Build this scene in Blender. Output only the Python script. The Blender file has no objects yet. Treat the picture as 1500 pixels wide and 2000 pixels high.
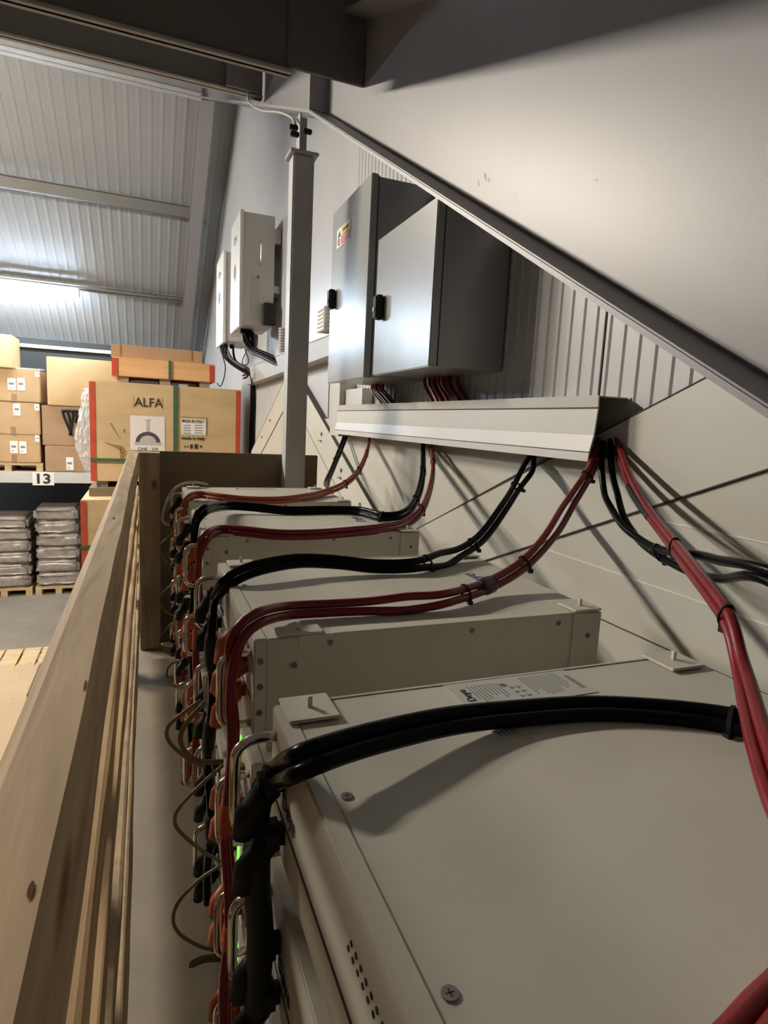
import bpy, bmesh, math, random
from mathutils import Vector, Matrix
random.seed(7)
S = bpy.context.scene
C = S.collection
H = 3.30                      # eye height of the camera above the warehouse floor; coordinates below are relative to the eye
FPX = 1170.45                 # focal length in pixels of the 1500x2000 frame

# ---------------------------------------------------------------- camera
def cam_axes(yaw, pitch, roll):
    cy, sy = math.cos(yaw), math.sin(yaw)
    f = Vector((sy*math.cos(pitch), cy*math.cos(pitch), math.sin(pitch)))
    r = Vector((cy, -sy, 0)); u = r.cross(f)
    return (math.cos(roll)*r + math.sin(roll)*u, -math.sin(roll)*r + math.cos(roll)*u, f)
AX = cam_axes(math.radians(21.773), math.radians(-8.275), math.radians(2.862))
cd = bpy.data.cameras.new('camera'); co = bpy.data.objects.new('camera', cd); C.objects.link(co)
cd.sensor_fit = 'VERTICAL'; cd.sensor_height = 36; cd.lens = FPX/2000*36; cd.clip_start = 0.02
m = Matrix.Identity(4)
for i in range(3):
    m[i][0], m[i][1], m[i][2] = AX[0][i], AX[1][i], -AX[2][i]
m[2][3] = H
co.matrix_world = m; S.camera = co
def ray(px, py):
    return AX[0]*((px-750)/FPX) - AX[1]*((py-1000)/FPX) + AX[2]
def pX(px, py, v): r = ray(px, py); return r*(v/r.x)
def pY(px, py, v): r = ray(px, py); return r*(v/r.y)
def pZ(px, py, v): r = ray(px, py); return r*(v/r.z)

# ---------------------------------------------------------------- materials
def mat(name, col, rough=.5, metal=0., var=0., vscale=6., bump=0., bscale=80., emit=0., stretch=(1,1,1), col2=None, spec=.5, coat=0., bdist=.002):
    M = bpy.data.materials.new(name); M.use_nodes = True
    nt = M.node_tree; b = nt.nodes['Principled BSDF']
    b.inputs['Base Color'].default_value = (*col, 1); b.inputs['Roughness'].default_value = rough
    b.inputs['Metallic'].default_value = metal; b.inputs['Specular IOR Level'].default_value = spec
    b.inputs['Coat Weight'].default_value = coat
    if emit: b.inputs['Emission Color'].default_value = (*col, 1); b.inputs['Emission Strength'].default_value = emit
    if var or bump or col2:
        tc = nt.nodes.new('ShaderNodeTexCoord'); mp = nt.nodes.new('ShaderNodeMapping')
        mp.inputs['Scale'].default_value = stretch
        nt.links.new(tc.outputs['Object'], mp.inputs['Vector'])
    if var or col2:
        n = nt.nodes.new('ShaderNodeTexNoise'); n.inputs['Scale'].default_value = vscale; n.inputs['Detail'].default_value = 6; n.inputs['Roughness'].default_value = .6
        nt.links.new(mp.outputs[0], n.inputs['Vector'])
        rp = nt.nodes.new('ShaderNodeValToRGB')
        c2 = col2 or tuple(c*(1-var) for c in col)
        rp.color_ramp.elements[0].position = .35; rp.color_ramp.elements[0].color = (*c2, 1)
        rp.color_ramp.elements[1].position = .62; rp.color_ramp.elements[1].color = (*col, 1)
        nt.links.new(n.outputs['Fac'], rp.inputs['Fac']); nt.links.new(rp.outputs['Color'], b.inputs['Base Color'])
    if bump:
        n2 = nt.nodes.new('ShaderNodeTexNoise'); n2.inputs['Scale'].default_value = bscale; n2.inputs['Detail'].default_value = 3
        nt.links.new(mp.outputs[0], n2.inputs['Vector'])
        bp = nt.nodes.new('ShaderNodeBump'); bp.inputs['Strength'].default_value = bump; bp.inputs['Distance'].default_value = bdist
        nt.links.new(n2.outputs['Fac'], bp.inputs['Height']); nt.links.new(bp.outputs['Normal'], b.inputs['Normal'])
    return M

def wood_mat(name, c1, c2, axis=1, scale=9., knots=True):
    M = bpy.data.materials.new(name); M.use_nodes = True; nt = M.node_tree; b = nt.nodes['Principled BSDF']
    b.inputs['Roughness'].default_value = .75; b.inputs['Specular IOR Level'].default_value = .25
    tc = nt.nodes.new('ShaderNodeTexCoord'); mp = nt.nodes.new('ShaderNodeMapping')
    st = [scale*2.2]*3; st[axis] = scale*.22; mp.inputs['Scale'].default_value = st
    nt.links.new(tc.outputs['Object'], mp.inputs['Vector'])
    n = nt.nodes.new('ShaderNodeTexNoise'); n.inputs['Scale'].default_value = 1.; n.inputs['Detail'].default_value = 7; n.inputs['Distortion'].default_value = 1.2
    nt.links.new(mp.outputs[0], n.inputs['Vector'])
    rp = nt.nodes.new('ShaderNodeValToRGB')
    rp.color_ramp.elements[0].position = .3; rp.color_ramp.elements[0].color = (*c2, 1)
    rp.color_ramp.elements[1].position = .68; rp.color_ramp.elements[1].color = (*c1, 1)
    nt.links.new(n.outputs['Fac'], rp.inputs['Fac'])
    last = rp.outputs['Color']
    if knots:
        mk = nt.nodes.new('ShaderNodeMapping'); sk = [5.5]*3; sk[axis] = 2.6; mk.inputs['Scale'].default_value = sk
        nt.links.new(tc.outputs['Object'], mk.inputs['Vector'])
        v = nt.nodes.new('ShaderNodeTexVoronoi'); v.inputs['Scale'].default_value = 1.; nt.links.new(mk.outputs[0], v.inputs['Vector'])
        r2 = nt.nodes.new('ShaderNodeValToRGB'); r2.color_ramp.elements[0].position = .03; r2.color_ramp.elements[0].color = (.35, .3, .25, 1)
        r2.color_ramp.elements[1].position = .09; r2.color_ramp.elements[1].color = (1, 1, 1, 1)
        nt.links.new(v.outputs['Distance'], r2.inputs['Fac'])
        mx = nt.nodes.new('ShaderNodeMix'); mx.data_type = 'RGBA'; mx.blend_type = 'MULTIPLY'; mx.inputs[0].default_value = 1
        nt.links.new(last, mx.inputs[6]); nt.links.new(r2.outputs['Color'], mx.inputs[7]); last = mx.outputs[2]
    nt.links.new(last, b.inputs['Base Color'])
    bp = nt.nodes.new('ShaderNodeBump'); bp.inputs['Strength'].default_value = .35; bp.inputs['Distance'].default_value = .002
    nt.links.new(n.outputs['Fac'], bp.inputs['Height']); nt.links.new(bp.outputs['Normal'], b.inputs['Normal'])
    return M

M_batt = mat('battery_paint', (.59, .57, .49), .48, var=.08, vscale=5, bump=.06, bscale=500)
M_bezel = mat('bezel_paint', (.61, .585, .505), .5)
M_chrome = mat('chrome', (.72, .68, .6), .18, 1.)
M_screw = mat('screw_steel', (.18, .17, .16), .45, .9)
M_screwl = mat('bright_screw', (.42, .40, .38), .4, .85)
M_black = mat('black_rubber', (.006, .006, .007), .25, var=.2, vscale=60, spec=.09)
M_blackp = mat('black_plastic', (.012, .012, .013), .55, spec=.25)
M_red = mat('red_cable_rubber', (.20, .012, .017), .33, var=.25, vscale=25, spec=.4)
M_orange = mat('orange_plastic', (.46, .095, .025), .45)
M_brownred = mat('brown_red_cable', (.33, .06, .025), .4)
M_comm = mat('olive_comm_wire', (.16, .11, .05), .5)
M_greyw = mat('grey_wire', (.42, .40, .37), .5)
M_led = mat('green_led', (.12, 1., .05), .4, emit=2.6)
M_sticker = mat('sticker_grey', (.50, .50, .47), .5)
M_white = mat('white_print', (.82, .80, .76), .6)
M_ink = mat('dark_ink', (.03, .03, .035), .7)
M_inkg = mat('grey_ink', (.22, .22, .21), .7)
M_blue = mat('blue_ink', (.05, .08, .28), .6)
M_wall = mat('cladding_paint', (.55, .55, .56), .38, var=.07, vscale=1.5)
M_wallsm = mat('lining_panel_paint', (.58, .56, .495), .45, var=.10, vscale=2.2)
M_steel = mat('grey_steel_paint', (.285, .275, .285), .41, var=.06, vscale=3, bump=.05, bscale=60)
M_steeld = mat('grey_beam_paint', (.19, .185, .175), .5, var=.1, vscale=4)
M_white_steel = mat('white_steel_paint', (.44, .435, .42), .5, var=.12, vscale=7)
M_brace = mat('brace_paint', (.58, .565, .505), .45, var=.06, vscale=4)
M_seam = mat('seam_dark', (.06, .055, .05), .8)
M_seaml = mat('seam_light', (.78, .76, .7), .5)
M_cab = mat('cabinet_paint', (.29, .297, .297), .29, bump=.5, bscale=210, bdist=.0007, spec=1.)
M_cabd = mat('cabinet_gasket', (.02, .02, .022), .7)
M_duct = mat('duct_paint', (.56, .54, .49), .42, var=.05, vscale=5)
M_inv = mat('inverter_paint', (.60, .59, .56), .45, var=.05, vscale=5)
M_invf = mat('inverter_front', (.74, .73, .70), .4)
M_roof = mat('roof_sheet_paint', (.33, .34, .35), .45, var=.08, vscale=.8)
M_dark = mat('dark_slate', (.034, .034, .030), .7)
M_floor = mat('concrete', (.22, .175, .125), .6, var=.25, vscale=1.2, bump=.1, bscale=30)
M_deck = mat('deck_board', (.27, .222, .158), .6, var=.18, vscale=5)
M_rail = wood_mat('sawn_timber', (.62, .455, .28), (.36, .25, .15), 1, 15)
M_plank = wood_mat('pale_timber', (.74, .53, .29), (.40, .26, .13), 1, 17)
M_postw = wood_mat('brown_timber', (.36, .29, .22), (.26, .20, .14), 2, 8)
M_ply = wood_mat('brown_plywood', (.215, .165, .115), (.165, .125, .085), 0, 4, knots=False)
M_knot = mat('knot_wood', (.13, .075, .035), .9, spec=.05)
M_lidb = mat('pale_board', (.38, .27, .155), .7, var=.12, vscale=2.5)
M_osb = mat('chipboard', (.58, .42, .25), .8, var=.35, vscale=18, bump=.6, bscale=60)
M_palw = wood_mat('pallet_timber', (.56, .42, .25), (.42, .3, .15), 0, 8)
M_carton = mat('cardboard', (.55, .36, .185), .8, var=.12, vscale=2.5)
M_carton2 = mat('brown_cardboard', (.42, .265, .15), .8, var=.12, vscale=3)
M_cartonl = mat('pale_cardboard', (.66, .45, .23), .8, var=.1, vscale=2)
M_crate = mat('crate_plywood', (.64, .46, .25), .65, var=.16, vscale=3, stretch=(.6, 1, 2.2))
M_crateo = wood_mat('crate_pine', (.80, .48, .24), (.66, .36, .16), 0, 4)
M_redtrim = mat('red_corner_paint', (.55, .075, .03), .6, var=.2, vscale=12)
M_strap = mat('green_strap', (.06, .13, .07), .5)
M_tape = mat('brown_tape', (.33, .2, .1), .35)
M_sack = mat('grey_sack', (.36, .31, .27), .3, var=.35, vscale=9, bump=1., bscale=16, coat=.4)
M_lamp = mat('lamp_diffuser_cool', (.70, .85, 1.), .5, emit=160.)
M_lampw = mat('lamp_diffuser_warm', (1., .905, .765), .5, emit=520.)
M_lampbody = mat('lamp_body', (.75, .76, .78), .4)
M_yellow = mat('yellow_print', (.75, .55, .06), .6)
M_redp = mat('red_print', (.62, .05, .06), .6)
M_pinkw = mat('paper_white', (.80, .74, .72), .7)
M_purple = mat('oven_print', (.09, .06, .09), .6)
M_wrap = mat('plastic_wrap', (.88, .86, .83), .35, bump=1., bscale=20)
M_wrap.node_tree.nodes['Principled BSDF'].inputs['Alpha'].default_value = .32
M_tape2 = mat('dark_tape', (.035, .015, .02), .35)

# ---------------------------------------------------------------- mesh building
class MB:
    def __init__(s): s.v = []; s.f = []
    def add(s, vs, fs):
        n = len(s.v); s.v += [Vector(v) for v in vs]; s.f += [[i+n for i in f] for f in fs]; return s
    def box(s, x0, x1, y0, y1, z0, z1):
        x0, x1 = min(x0, x1), max(x0, x1); y0, y1 = min(y0, y1), max(y0, y1); z0, z1 = min(z0, z1), max(z0, z1)
        return s.add([(x0,y0,z0),(x1,y0,z0),(x1,y1,z0),(x0,y1,z0),(x0,y0,z1),(x1,y0,z1),(x1,y1,z1),(x0,y1,z1)],
                     [(0,3,2,1),(4,5,6,7),(0,1,5,4),(1,2,6,5),(2,3,7,6),(3,0,4,7)])
    def prism(s, pts, axis, a, b):
        def P(p, t):
            if axis == 0: return (t, p[0], p[1])
            if axis == 1: return (p[0], t, p[1])
            return (p[0], p[1], t)
        n = len(pts)
        vs = [P(p, a) for p in pts] + [P(p, b) for p in pts]
        fs = [list(range(n))[::-1], list(range(n, 2*n))] + [(i, (i+1) % n, (i+1) % n + n, i+n) for i in range(n)]
        return s.add(vs, fs)
    def tube(s, path, r, n=8, cap=True):
        path = [Vector(p) for p in path]; N = len(path)
        rr = r if isinstance(r, (list, tuple)) else [r]*N
        t0 = (path[1]-path[0]).normalized()
        ref = Vector((0, 0, 1)) if abs(t0.z) < .9 else Vector((1, 0, 0))
        u = t0.cross(ref).normalized(); vs = []; fs = []
        for i in range(N):
            t = (path[min(i+1, N-1)]-path[max(i-1, 0)]).normalized()
            u = (u - t*u.dot(t)).normalized(); w = t.cross(u)
            for k in range(n):
                a = 2*math.pi*k/n; vs.append(path[i] + (u*math.cos(a)+w*math.sin(a))*rr[i])
        for i in range(N-1):
            for k in range(n):
                fs.append((i*n+k, i*n+(k+1) % n, (i+1)*n+(k+1) % n, (i+1)*n+k))
        if cap: fs += [list(range(n))[::-1], list(range((N-1)*n, N*n))]
        return s.add(vs, fs)
    def ring(s, c, ax, R1, R2, r, u=None, n=18):
        # closed tube around an ellipse centred at c, axis ax
        ax = Vector(ax).normalized()
        u = Vector(u) if u else (Vector((0,0,1)) if abs(ax.z) < .9 else Vector((1,0,0)))
        u = (u-ax*u.dot(ax)).normalized(); w = ax.cross(u)
        vs = []; fs = []
        for i in range(n):
            a = 2*math.pi*i/n; p = Vector(c)+u*math.cos(a)*R1+w*math.sin(a)*R2; nr = (u*math.cos(a)*R2+w*math.sin(a)*R1).normalized()
            for q in ((1,1.6),(1,-1.6),(-1,-1.6),(-1,1.6)): vs.append(p+nr*q[0]*r+ax*q[1]*r)
        for i in range(n):
            j = (i+1) % n
            for k in range(4): fs.append((i*4+k, i*4+(k+1) % 4, j*4+(k+1) % 4, j*4+k))
        return s.add(vs, fs)
    def disc(s, c, ax, r, h=.001, n=14):
        ax = Vector(ax).normalized()
        return s.tube([Vector(c), Vector(c)+ax*h], r, n)
    def quad(s, a, b, c, d): return s.add([a, b, c, d], [(0, 1, 2, 3)])
    def bounds(s):
        return [min(v[i] for v in s.v) for i in range(3)], [max(v[i] for v in s.v) for i in range(3)]
    def base(s):
        a, b = s.bounds(); return Vector(((a[0]+b[0])/2, (a[1]+b[1])/2, a[2]))
    def build(s, name, mt, parent=None, bev=0., smooth=False, seg=2, sub=0):
        base = Vector(parent['_base']) if parent is not None else s.base()
        me = bpy.data.meshes.new(name)
        bm = bmesh.new()
        bv = [bm.verts.new(v-base) for v in s.v]
        for f in s.f:
            try: bm.faces.new([bv[i] for i in f])
            except ValueError: pass
        bmesh.ops.recalc_face_normals(bm, faces=bm.faces)
        if sub:
            bmesh.ops.subdivide_edges(bm, edges=bm.edges, cuts=sub, use_grid_fill=True)
        if bev:
            es = [e for e in bm.edges if len(e.link_faces) == 2 and e.calc_face_angle(0) > .5]
            bmesh.ops.bevel(bm, geom=es, offset=bev, segments=seg, affect='EDGES', clamp_overlap=True)
        for f in bm.faces: f.smooth = smooth
        bm.to_mesh(me); bm.free()
        me.materials.append(mt)
        o = bpy.data.objects.new(name, me); C.objects.link(o)
        if parent is not None: o.parent = parent; o['_base'] = parent['_base']
        else: o.location = base; o['_base'] = base
        return o

def thing(name, base, label, cat, group=None):
    o = bpy.data.objects.new(name, None); o.empty_display_size = .05; C.objects.link(o)
    o.location = base; o['_base'] = Vector(base); o['label'] = label; o['category'] = cat
    if group: o['group'] = group
    return o
def tag(o, label, cat, group=None):
    o['label'] = label; o['category'] = cat
    if group: o['group'] = group
    return o
def struct(o): o['kind'] = 'structure'; return o
def copy_tree(o, parent=None):
    c = o.copy(); C.objects.link(c)
    if parent is not None: c.parent = parent
    for ch in list(o.children): copy_tree(ch, c)
    return c
def text(name, s, size, origin, xdir, ydir, mt, parent, depth=.0004, sx=1., bold=0.):
    cu = bpy.data.curves.new(name, 'FONT'); cu.body = s; cu.size = size; cu.align_x = 'CENTER'; cu.align_y = 'CENTER'; cu.extrude = depth; cu.resolution_u = 3; cu.offset = bold*size
    t = bpy.data.objects.new(name+'_tmp', cu); C.objects.link(t)
    dg = bpy.context.evaluated_depsgraph_get(); dg.update()
    me = bpy.data.meshes.new_from_object(t.evaluated_get(dg)); bpy.data.objects.remove(t)
    me.name = name
    x = Vector(xdir).normalized(); y = Vector(ydir).normalized(); z = x.cross(y)
    o0 = Vector(origin) - Vector(parent['_base'])
    for v in me.vertices: v.co = o0 + x*v.co.x*sx + y*v.co.y + z*v.co.z
    me.materials.clear(); me.materials.append(mt)
    o = bpy.data.objects.new(name, me); C.objects.link(o); o.parent = parent; o['_base'] = parent['_base']
    return o
def spline(P, step=.02):
    P = [Vector(p) for p in P]; out = []
    Q = [P[0]*2-P[1]] + P + [P[-1]*2-P[-2]]
    for i in range(1, len(Q)-2):
        a, b, c, d = Q[i-1:i+3]; n = max(2, int((c-b).length/step))
        for k in range(n):
            t = k/n
            out.append(.5*((2*b)+(c-a)*t+(2*a-5*b+4*c-d)*t*t+(3*b-a-3*c+d)*t**3))
    out.append(P[-1]); return out

# ================================================================ THE BUILDING
FX0, FX1, WX = .605, .775, .69          # rafter flange edges and web
RID_Y, RID_Z = 7.96, 3.69
def zbot(y):                            # underside of the frame by the gable
    if y < 2.55: return 1.23 + .566*(y-2.55)
    if y < RID_Y: return 1.23 + (RID_Z-1.23)/(RID_Y-2.55)*(y-2.55)
    return RID_Z - .55*(y-RID_Y)
SN = (RID_Z-1.23)/(RID_Y-2.55)
def ztop(y): return (1.23+SN*(y-2.55) if y < RID_Y else zbot(y)) + .30
FLOOR = -H; DECK = -1.03; WALL = 1.08; YB = 13.25

f = MB().box(-9, 1.2, -3, YB+.1, FLOOR-.1, FLOOR).build('floor', M_floor); struct(f)
f = MB().box(-.10, WALL-.02, -1.6, 2.86, DECK-.16, DECK).build('floor', M_deck); struct(f)
f = MB().box(-.105, -.085, -1.6, 2.86, DECK-.22, DECK-.001).build('trim_1', M_steeld); struct(f)

# ribbed gable wall
mb = MB(); ys = []
y = -1.6; prof = []
while y < 3.3:
    prof += [(y, 0.), (y+.030, 0.), (y+.036, -.004), (y+.046, -.004)]
    y += .052
prof += [(3.95, 0.), (RID_Y, 0.), (YB, 0.)]
n = len(prof)
vs = [(WALL+p[1]+.004, p[0], FLOOR) for p in prof] + [(WALL+p[1]+.004, p[0], ztop(p[0])+.25) for p in prof]
mb.add(vs, [(i, i+1, n+i+1, n+i) for i in range(n-1)])
mb.box(WALL+.006, WALL+.1, -1.6, YB, FLOOR, -.9)
w = mb.build('wall_right', M_wall); struct(w)
mb = MB().box(WALL-.0015, WALL+.004, 1.258, 1.263, -.35, .9)
mb.box(WALL-.0015, WALL+.004, 3.75, 3.754, -.1, .36)
struct(mb.build('trim_2', M_seam))
# smooth lining below the zigzag of the wall braces
L1 = lambda y: .128-.413*(y-.903)
L3 = lambda y: -.427+.430*(y-2.731)
L4 = lambda y: .213-.413*(y-5.173)
GAP = .235
pts = [(.3, FLOOR+2.), (.3, L1(.3)-GAP), (2.493, L1(2.493)-GAP), (4.686, L3(4.686)-GAP), (7.2, L4(7.2)-GAP), (7.2, FLOOR+2.)]
struct(MB().prism(pts, 0, WALL-.034, WALL-.006).build('wall_right', M_wallsm))
struct(MB().prism([(1.22, .02), (3.9, .02), (2.5, -.525)], 0, WALL-.018, WALL-.006).build('wall_right', M_wallsm))
mb = MB()
for z in (-.178, -.325):
    yv = (.3, 1.45) if z < -.2 else (.3, 1.0)
    mb.box(WALL-.0355, WALL-.0335, yv[0], yv[1], z-.0013, z+.0013)
struct(mb.build('trim_3', M_seaml))
struct(MB().box(WALL-.0355, WALL-.0335, .3, 1.9, -.452, -.449).build('trim_4', M_seam))

def brace(ya, yb, L, label, gap=GAP, sw=.0014):
    t = thing('diagonal_brace', Vector((WALL-.03, (ya+yb)/2, min(L(ya), L(yb))-gap)), label, 'brace', None)
    MB().prism([(ya, L(ya)), (yb, L(yb)), (yb, L(yb)-gap), (ya, L(ya)-gap)], 0, WALL-.038, WALL-.004).build('brace_plate', M_brace, t, bev=.002)
    MB().prism([(ya, L(ya)+sw), (yb, L(yb)+sw), (yb, L(yb)-sw), (ya, L(ya)-sw)], 0, WALL-.0395, WALL-.002).build('edge_seam', M_seam, t)
    MB().prism([(ya, L(ya)-gap+sw), (yb, L(yb)-gap+sw), (yb, L(yb)-gap-sw), (ya, L(ya)-gap-sw)], 0, WALL-.0395, WALL-.002).build('edge_seam', M_seam, t)
    return t
b1 = brace(.35, 2.49, L1, 'cream flat diagonal brace on the gable wall passing behind the open end of the trunking')
b2 = brace(2.50, 4.68, L3, 'cream diagonal brace on the gable wall rising away behind the white post')
b3 = brace(4.69, 7.1, L4, 'cream diagonal brace on the gable wall descending beyond the white post')
for bt, L, yy in ((b2, L3, (2.95, 3.3, 3.75)), (b3, L4, (4.9, 5.5, 5.9))):
    for y in yy:
        MB().disc((WALL-.038, y, L(y)-.09), (-1, 0, 0), .012, .006).build('bolt', M_screw, bt, smooth=False)
        if bt is b2: MB().box(WALL-.052, WALL-.038, y-.002, y+.035, L(y)-.135, L(y)-.130).build('clip', M_screw, bt)

# roof sheets
def roof_sheet(ya, yb, off, ribbed):
    mb = MB(); pr = []
    x = -9.
    if ribbed:
        while x < 1.2:
            pr += [(x, 0), (x+.085, 0), (x+.10, -.005), (x+.125, -.005), (x+.14, 0)]; x += .14
    else: pr = [(-9, 0), (1.2, 0)]
    za, zb = off(ya), off(yb); n = len(pr)
    mb.add([(p[0], ya, za+p[1]) for p in pr]+[(p[0], yb, zb+p[1]) for p in pr], [(i, i+1, n+i+1, n+i) for i in range(n-1)])
    mb.add([(-9, ya, za+.06), (1.2, ya, za+.06), (1.2, yb, zb+.06), (-9, yb, zb+.06)], [(0, 1, 2, 3)])
    return struct(mb.build('ceiling', M_roof))
roof_sheet(-1.6, RID_Y, lambda y: 1.23+SN*(y-2.55)+.50, False)
roof_sheet(RID_Y, YB+.1, lambda y: RID_Z-.55*(y-RID_Y)+.50, True)
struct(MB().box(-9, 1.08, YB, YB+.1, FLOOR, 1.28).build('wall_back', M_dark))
struct(MB().box(-9, 1.05, YB-.12, YB, 1.10, 1.16).build('trim_5', M_lampbody))

# steel frame by the gable
def frame_part(ya, yb, label, brk=None):
    t = thing('steel_rafter', Vector((WX, (ya+yb)/2, min(zbot(ya), zbot(yb)))), label, 'rafter', None)
    ypts = [ya] + ([brk] if brk else []) + [yb]
    e = 1e-4
    bot = [(y, zbot(y-e if y == yb else y+e)) for y in ypts]; top = [(y, ztop(y-e if y == yb else y+e)) for y in ypts]
    MB().prism(bot+top[::-1], 0, WX-.005, WX+.005).build('web', M_steel, t)
    th = .014
    MB().prism(bot+[(p[0], p[1]-th) for p in bot[::-1]], 0, FX0, FX1).build('bottom_flange', M_steel, t, bev=.003)
    MB().prism(top+[(p[0], p[1]+th) for p in top[::-1]], 0, FX0, FX1).build('top_flange', M_steel, t)
    return t
r1 = frame_part(-.35, RID_Y-.01, 'large grey steel rafter with a deep haunch sloping across the upper right', 2.55)
r2 = frame_part(RID_Y+.01, 13.05, 'far grey steel rafter descending to the far eaves beyond the wall boxes')
MB().box(FX0+.005, WX-.005, 2.545, 2.557, zbot(2.55), ztop(2.55)).build('stiffener_plate', M_steel, r1)
mb = MB()
for (px, py, a, l, wd) in ((948, 345, 1.0, .036, .011), (935, 358, 1.2, .022, .007), (955, 352, .9, .018, .007), (1165, 352, .4, .010, .005), (1005, 385, 2.2, .03, .002), (1012, 395, 2.0, .012, .0012)):
    c = pX(px, py, WX-.0052)
    pts = []
    for k in range(9):
        q = 2*math.pi*k/9; rr = random.uniform(.55, 1.1)
        u, v = math.cos(q)*l*rr*.5, math.sin(q)*wd*rr*.5
        pts.append((c.x, c.y+u*math.cos(a)-v*math.sin(a), c.z+u*math.sin(a)+v*math.cos(a)))
    mb.add(pts, [list(range(9))])
mb.build('paint_scuff', M_steeld, r1)
tag(MB().box(FX0, FX1, 12.92, 13.1, FLOOR, zbot(13.1)-.012).build('steel_column', M_steel), 'far grey steel column below the far rafter, behind the crates', 'column')
tag(MB().box(FX0, FX1, -.72, -.36, FLOOR, -.1).build('steel_column', M_steel), 'grey steel column below the haunch of the rafter', 'column')

def ibeam(name, y, z0, z1, x0, x1, label, hw=.06, mt=M_steeld, cleat=None):
    t = thing(name, Vector(((x0+x1)/2, y, z0)), label, 'beam')
    MB().box(x0, x1, y-.005, y+.005, z0, z1).build('web', mt, t)
    MB().box(x0, x1, y-hw, y+hw, z0, z0+.012).build('bottom_flange', M_white_steel, t, bev=.003)  # white where the beam is grey: lamplight on the lip painted into its colour
    MB().box(x0, x1, y-hw, y+hw, z1-.012, z1).build('top_flange', mt, t)
    if cleat: MB().box(cleat[0], cleat[1], y-.02, y-.006, z0+cleat[2], z0+cleat[3]).build('cleat_plate', mt, t, bev=.002)
    return t
# beam 1: bottom lip seen from (0,2) to (575,145), end cleat to (705,172)
pA = pY(575, 147, 2.09)
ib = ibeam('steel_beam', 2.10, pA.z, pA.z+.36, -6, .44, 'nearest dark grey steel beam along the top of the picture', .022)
cz = pY(705, 172, 2.10).z
MB().box(.425, WX-.006, 2.085, 2.10, cz, cz+.26).build('cleat_plate', M_steeld, ib, bev=.002)
MB().tube([(.58, 2.09, cz+.275), (.70, 2.09, cz+.262)], .02, 10).build('clamp_pipe', M_lampbody, ib, smooth=True)
pB = pY(500, 187, 4.0)
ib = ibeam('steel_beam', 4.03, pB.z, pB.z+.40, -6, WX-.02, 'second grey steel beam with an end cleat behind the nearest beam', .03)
MB().box(.45, WX-.03, 3.97, 3.985, pB.z+.006, pB.z+.15).build('cleat_plate', M_steel, ib, bev=.002)
zc = pY(390, 190, 7.9).z
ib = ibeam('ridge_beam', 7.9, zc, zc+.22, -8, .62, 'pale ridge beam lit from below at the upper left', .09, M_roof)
def purlin(y, h, x1, label, hh=.13):
    z1 = RID_Z-.55*(y-RID_Y)+.47
    t = thing('roof_purlin', Vector((-4, y, z1-hh)), label, 'purlin')
    MB().box(-8, x1, y-.004, y+.004, z1-hh, z1).build('web', M_steeld, t)
    MB().box(-8, x1, y-.06, y+.004, z1-hh, z1-hh+.012).build('bottom_flange', M_steeld, t)
    MB().box(-8, x1, y-.06, y+.004, z1-.012, z1).build('top_flange', M_steeld, t)
    return t
purlin(9.95, 0, .62, 'grey roof purlin across the ribbed sheets above the lit lamp', .17)
purlin(11.75, 0, .62, 'grey roof purlin directly above the lit tube lamp', .10)

# white square post
P0 = (.575, .665, 2.65, 2.74)
t = thing('square_post', Vector((.62, 2.695, DECK)), 'white square steel post behind the farthest battery stack', 'post')
MB().box(*P0, DECK+.01, 1.10).build('shaft', M_white_steel, t, bev=.006)
MB().box(.55, .69, 2.625, 2.765, DECK, DECK+.01).build('base_plate', M_white_steel, t)
MB().box(.560, .680, 2.635, 2.755, 1.10, 1.112).build('cap_plate', M_white_steel, t, bev=.002)
MB().box(.600, .606, 2.66, 2.72, 1.112, zbot(2.66)-.015).box(.600, .64, 2.70, 2.706, 1.112, zbot(2.66)-.015).build('hanger_angle', M_white_steel, t)
for px, py in ((573, 250), (575, 263), (600, 258)):
    c = pY(px, py, 2.655)
    MB().box(c.x-.018, c.x+.018, 2.64, 2.66, c.z-.009, c.z+.009).build('clip', M_blackp, t, bev=.003)
cp = [pY(483, 175, 3.9), pY(487, 200, 3.85), pY(510, 215, 3.6), pY(545, 219, 3.1), pY(570, 230, 2.75), pY(577, 245, 2.655)]
tag(MB().tube(spline(cp), .006, 6).build('thin_cable', M_greyw, smooth=True), 'thin grey cable drooping from the second beam to the post top', 'cable')

# ================================================================ CABINETS ON THE WALL
def cabinet(y0, y1, z0, z1, label, sign):
    t = thing('electrical_cabinet', Vector((.95, (y0+y1)/2, z0)), label, 'cabinet')
    MB().box(.840, WALL-.001, y0+.012, y1-.012, z0+.004, z1-.004).build('case', M_cab, t, bev=.004)
    MB().box(.835, .842, y0+.006, y1-.006, z0+.004, z1-.004).build('gasket', M_cabd, t)
    d = MB().box(.808, .836, y0, y1, z0, z1).build('door', M_cab, t, bev=.003)
    return t, d
c1, d1 = cabinet(2.318, 2.838, .183, .952, 'taller grey electrical cabinet with a yellow and red warning sign', True)
c2, d2 = cabinet(1.715, 2.215, .185, .680, 'shorter grey electrical cabinet without any sign, nearest on the wall', False)
def lock(par, px0, py0, px1, py1):
    a = pX(px0, py0, .79); b = pX(px1, py1, .79); yc = (a.y+b.y)/2; zc = (a.z+b.z)/2; h = abs(a.z-b.z)/2-.008
    o = MB().box(.775, .808, yc-.022, yc+.018, zc-h, zc+h).build('lock_handle', M_blackp, par, bev=.006, smooth=False)
    MB().tube([(.772, yc, zc-h*.2), (.776, yc, zc-h*.2)], .009, 12).build('key_barrel', M_screw, o)
lock(d1, 640, 567, 653, 603); lock(d2, 730, 577, 746, 625)
sg = MB().box(.8065, .808, 2.562, 2.760, .776, .856).build('warning_sign', M_white, d1)
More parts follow.
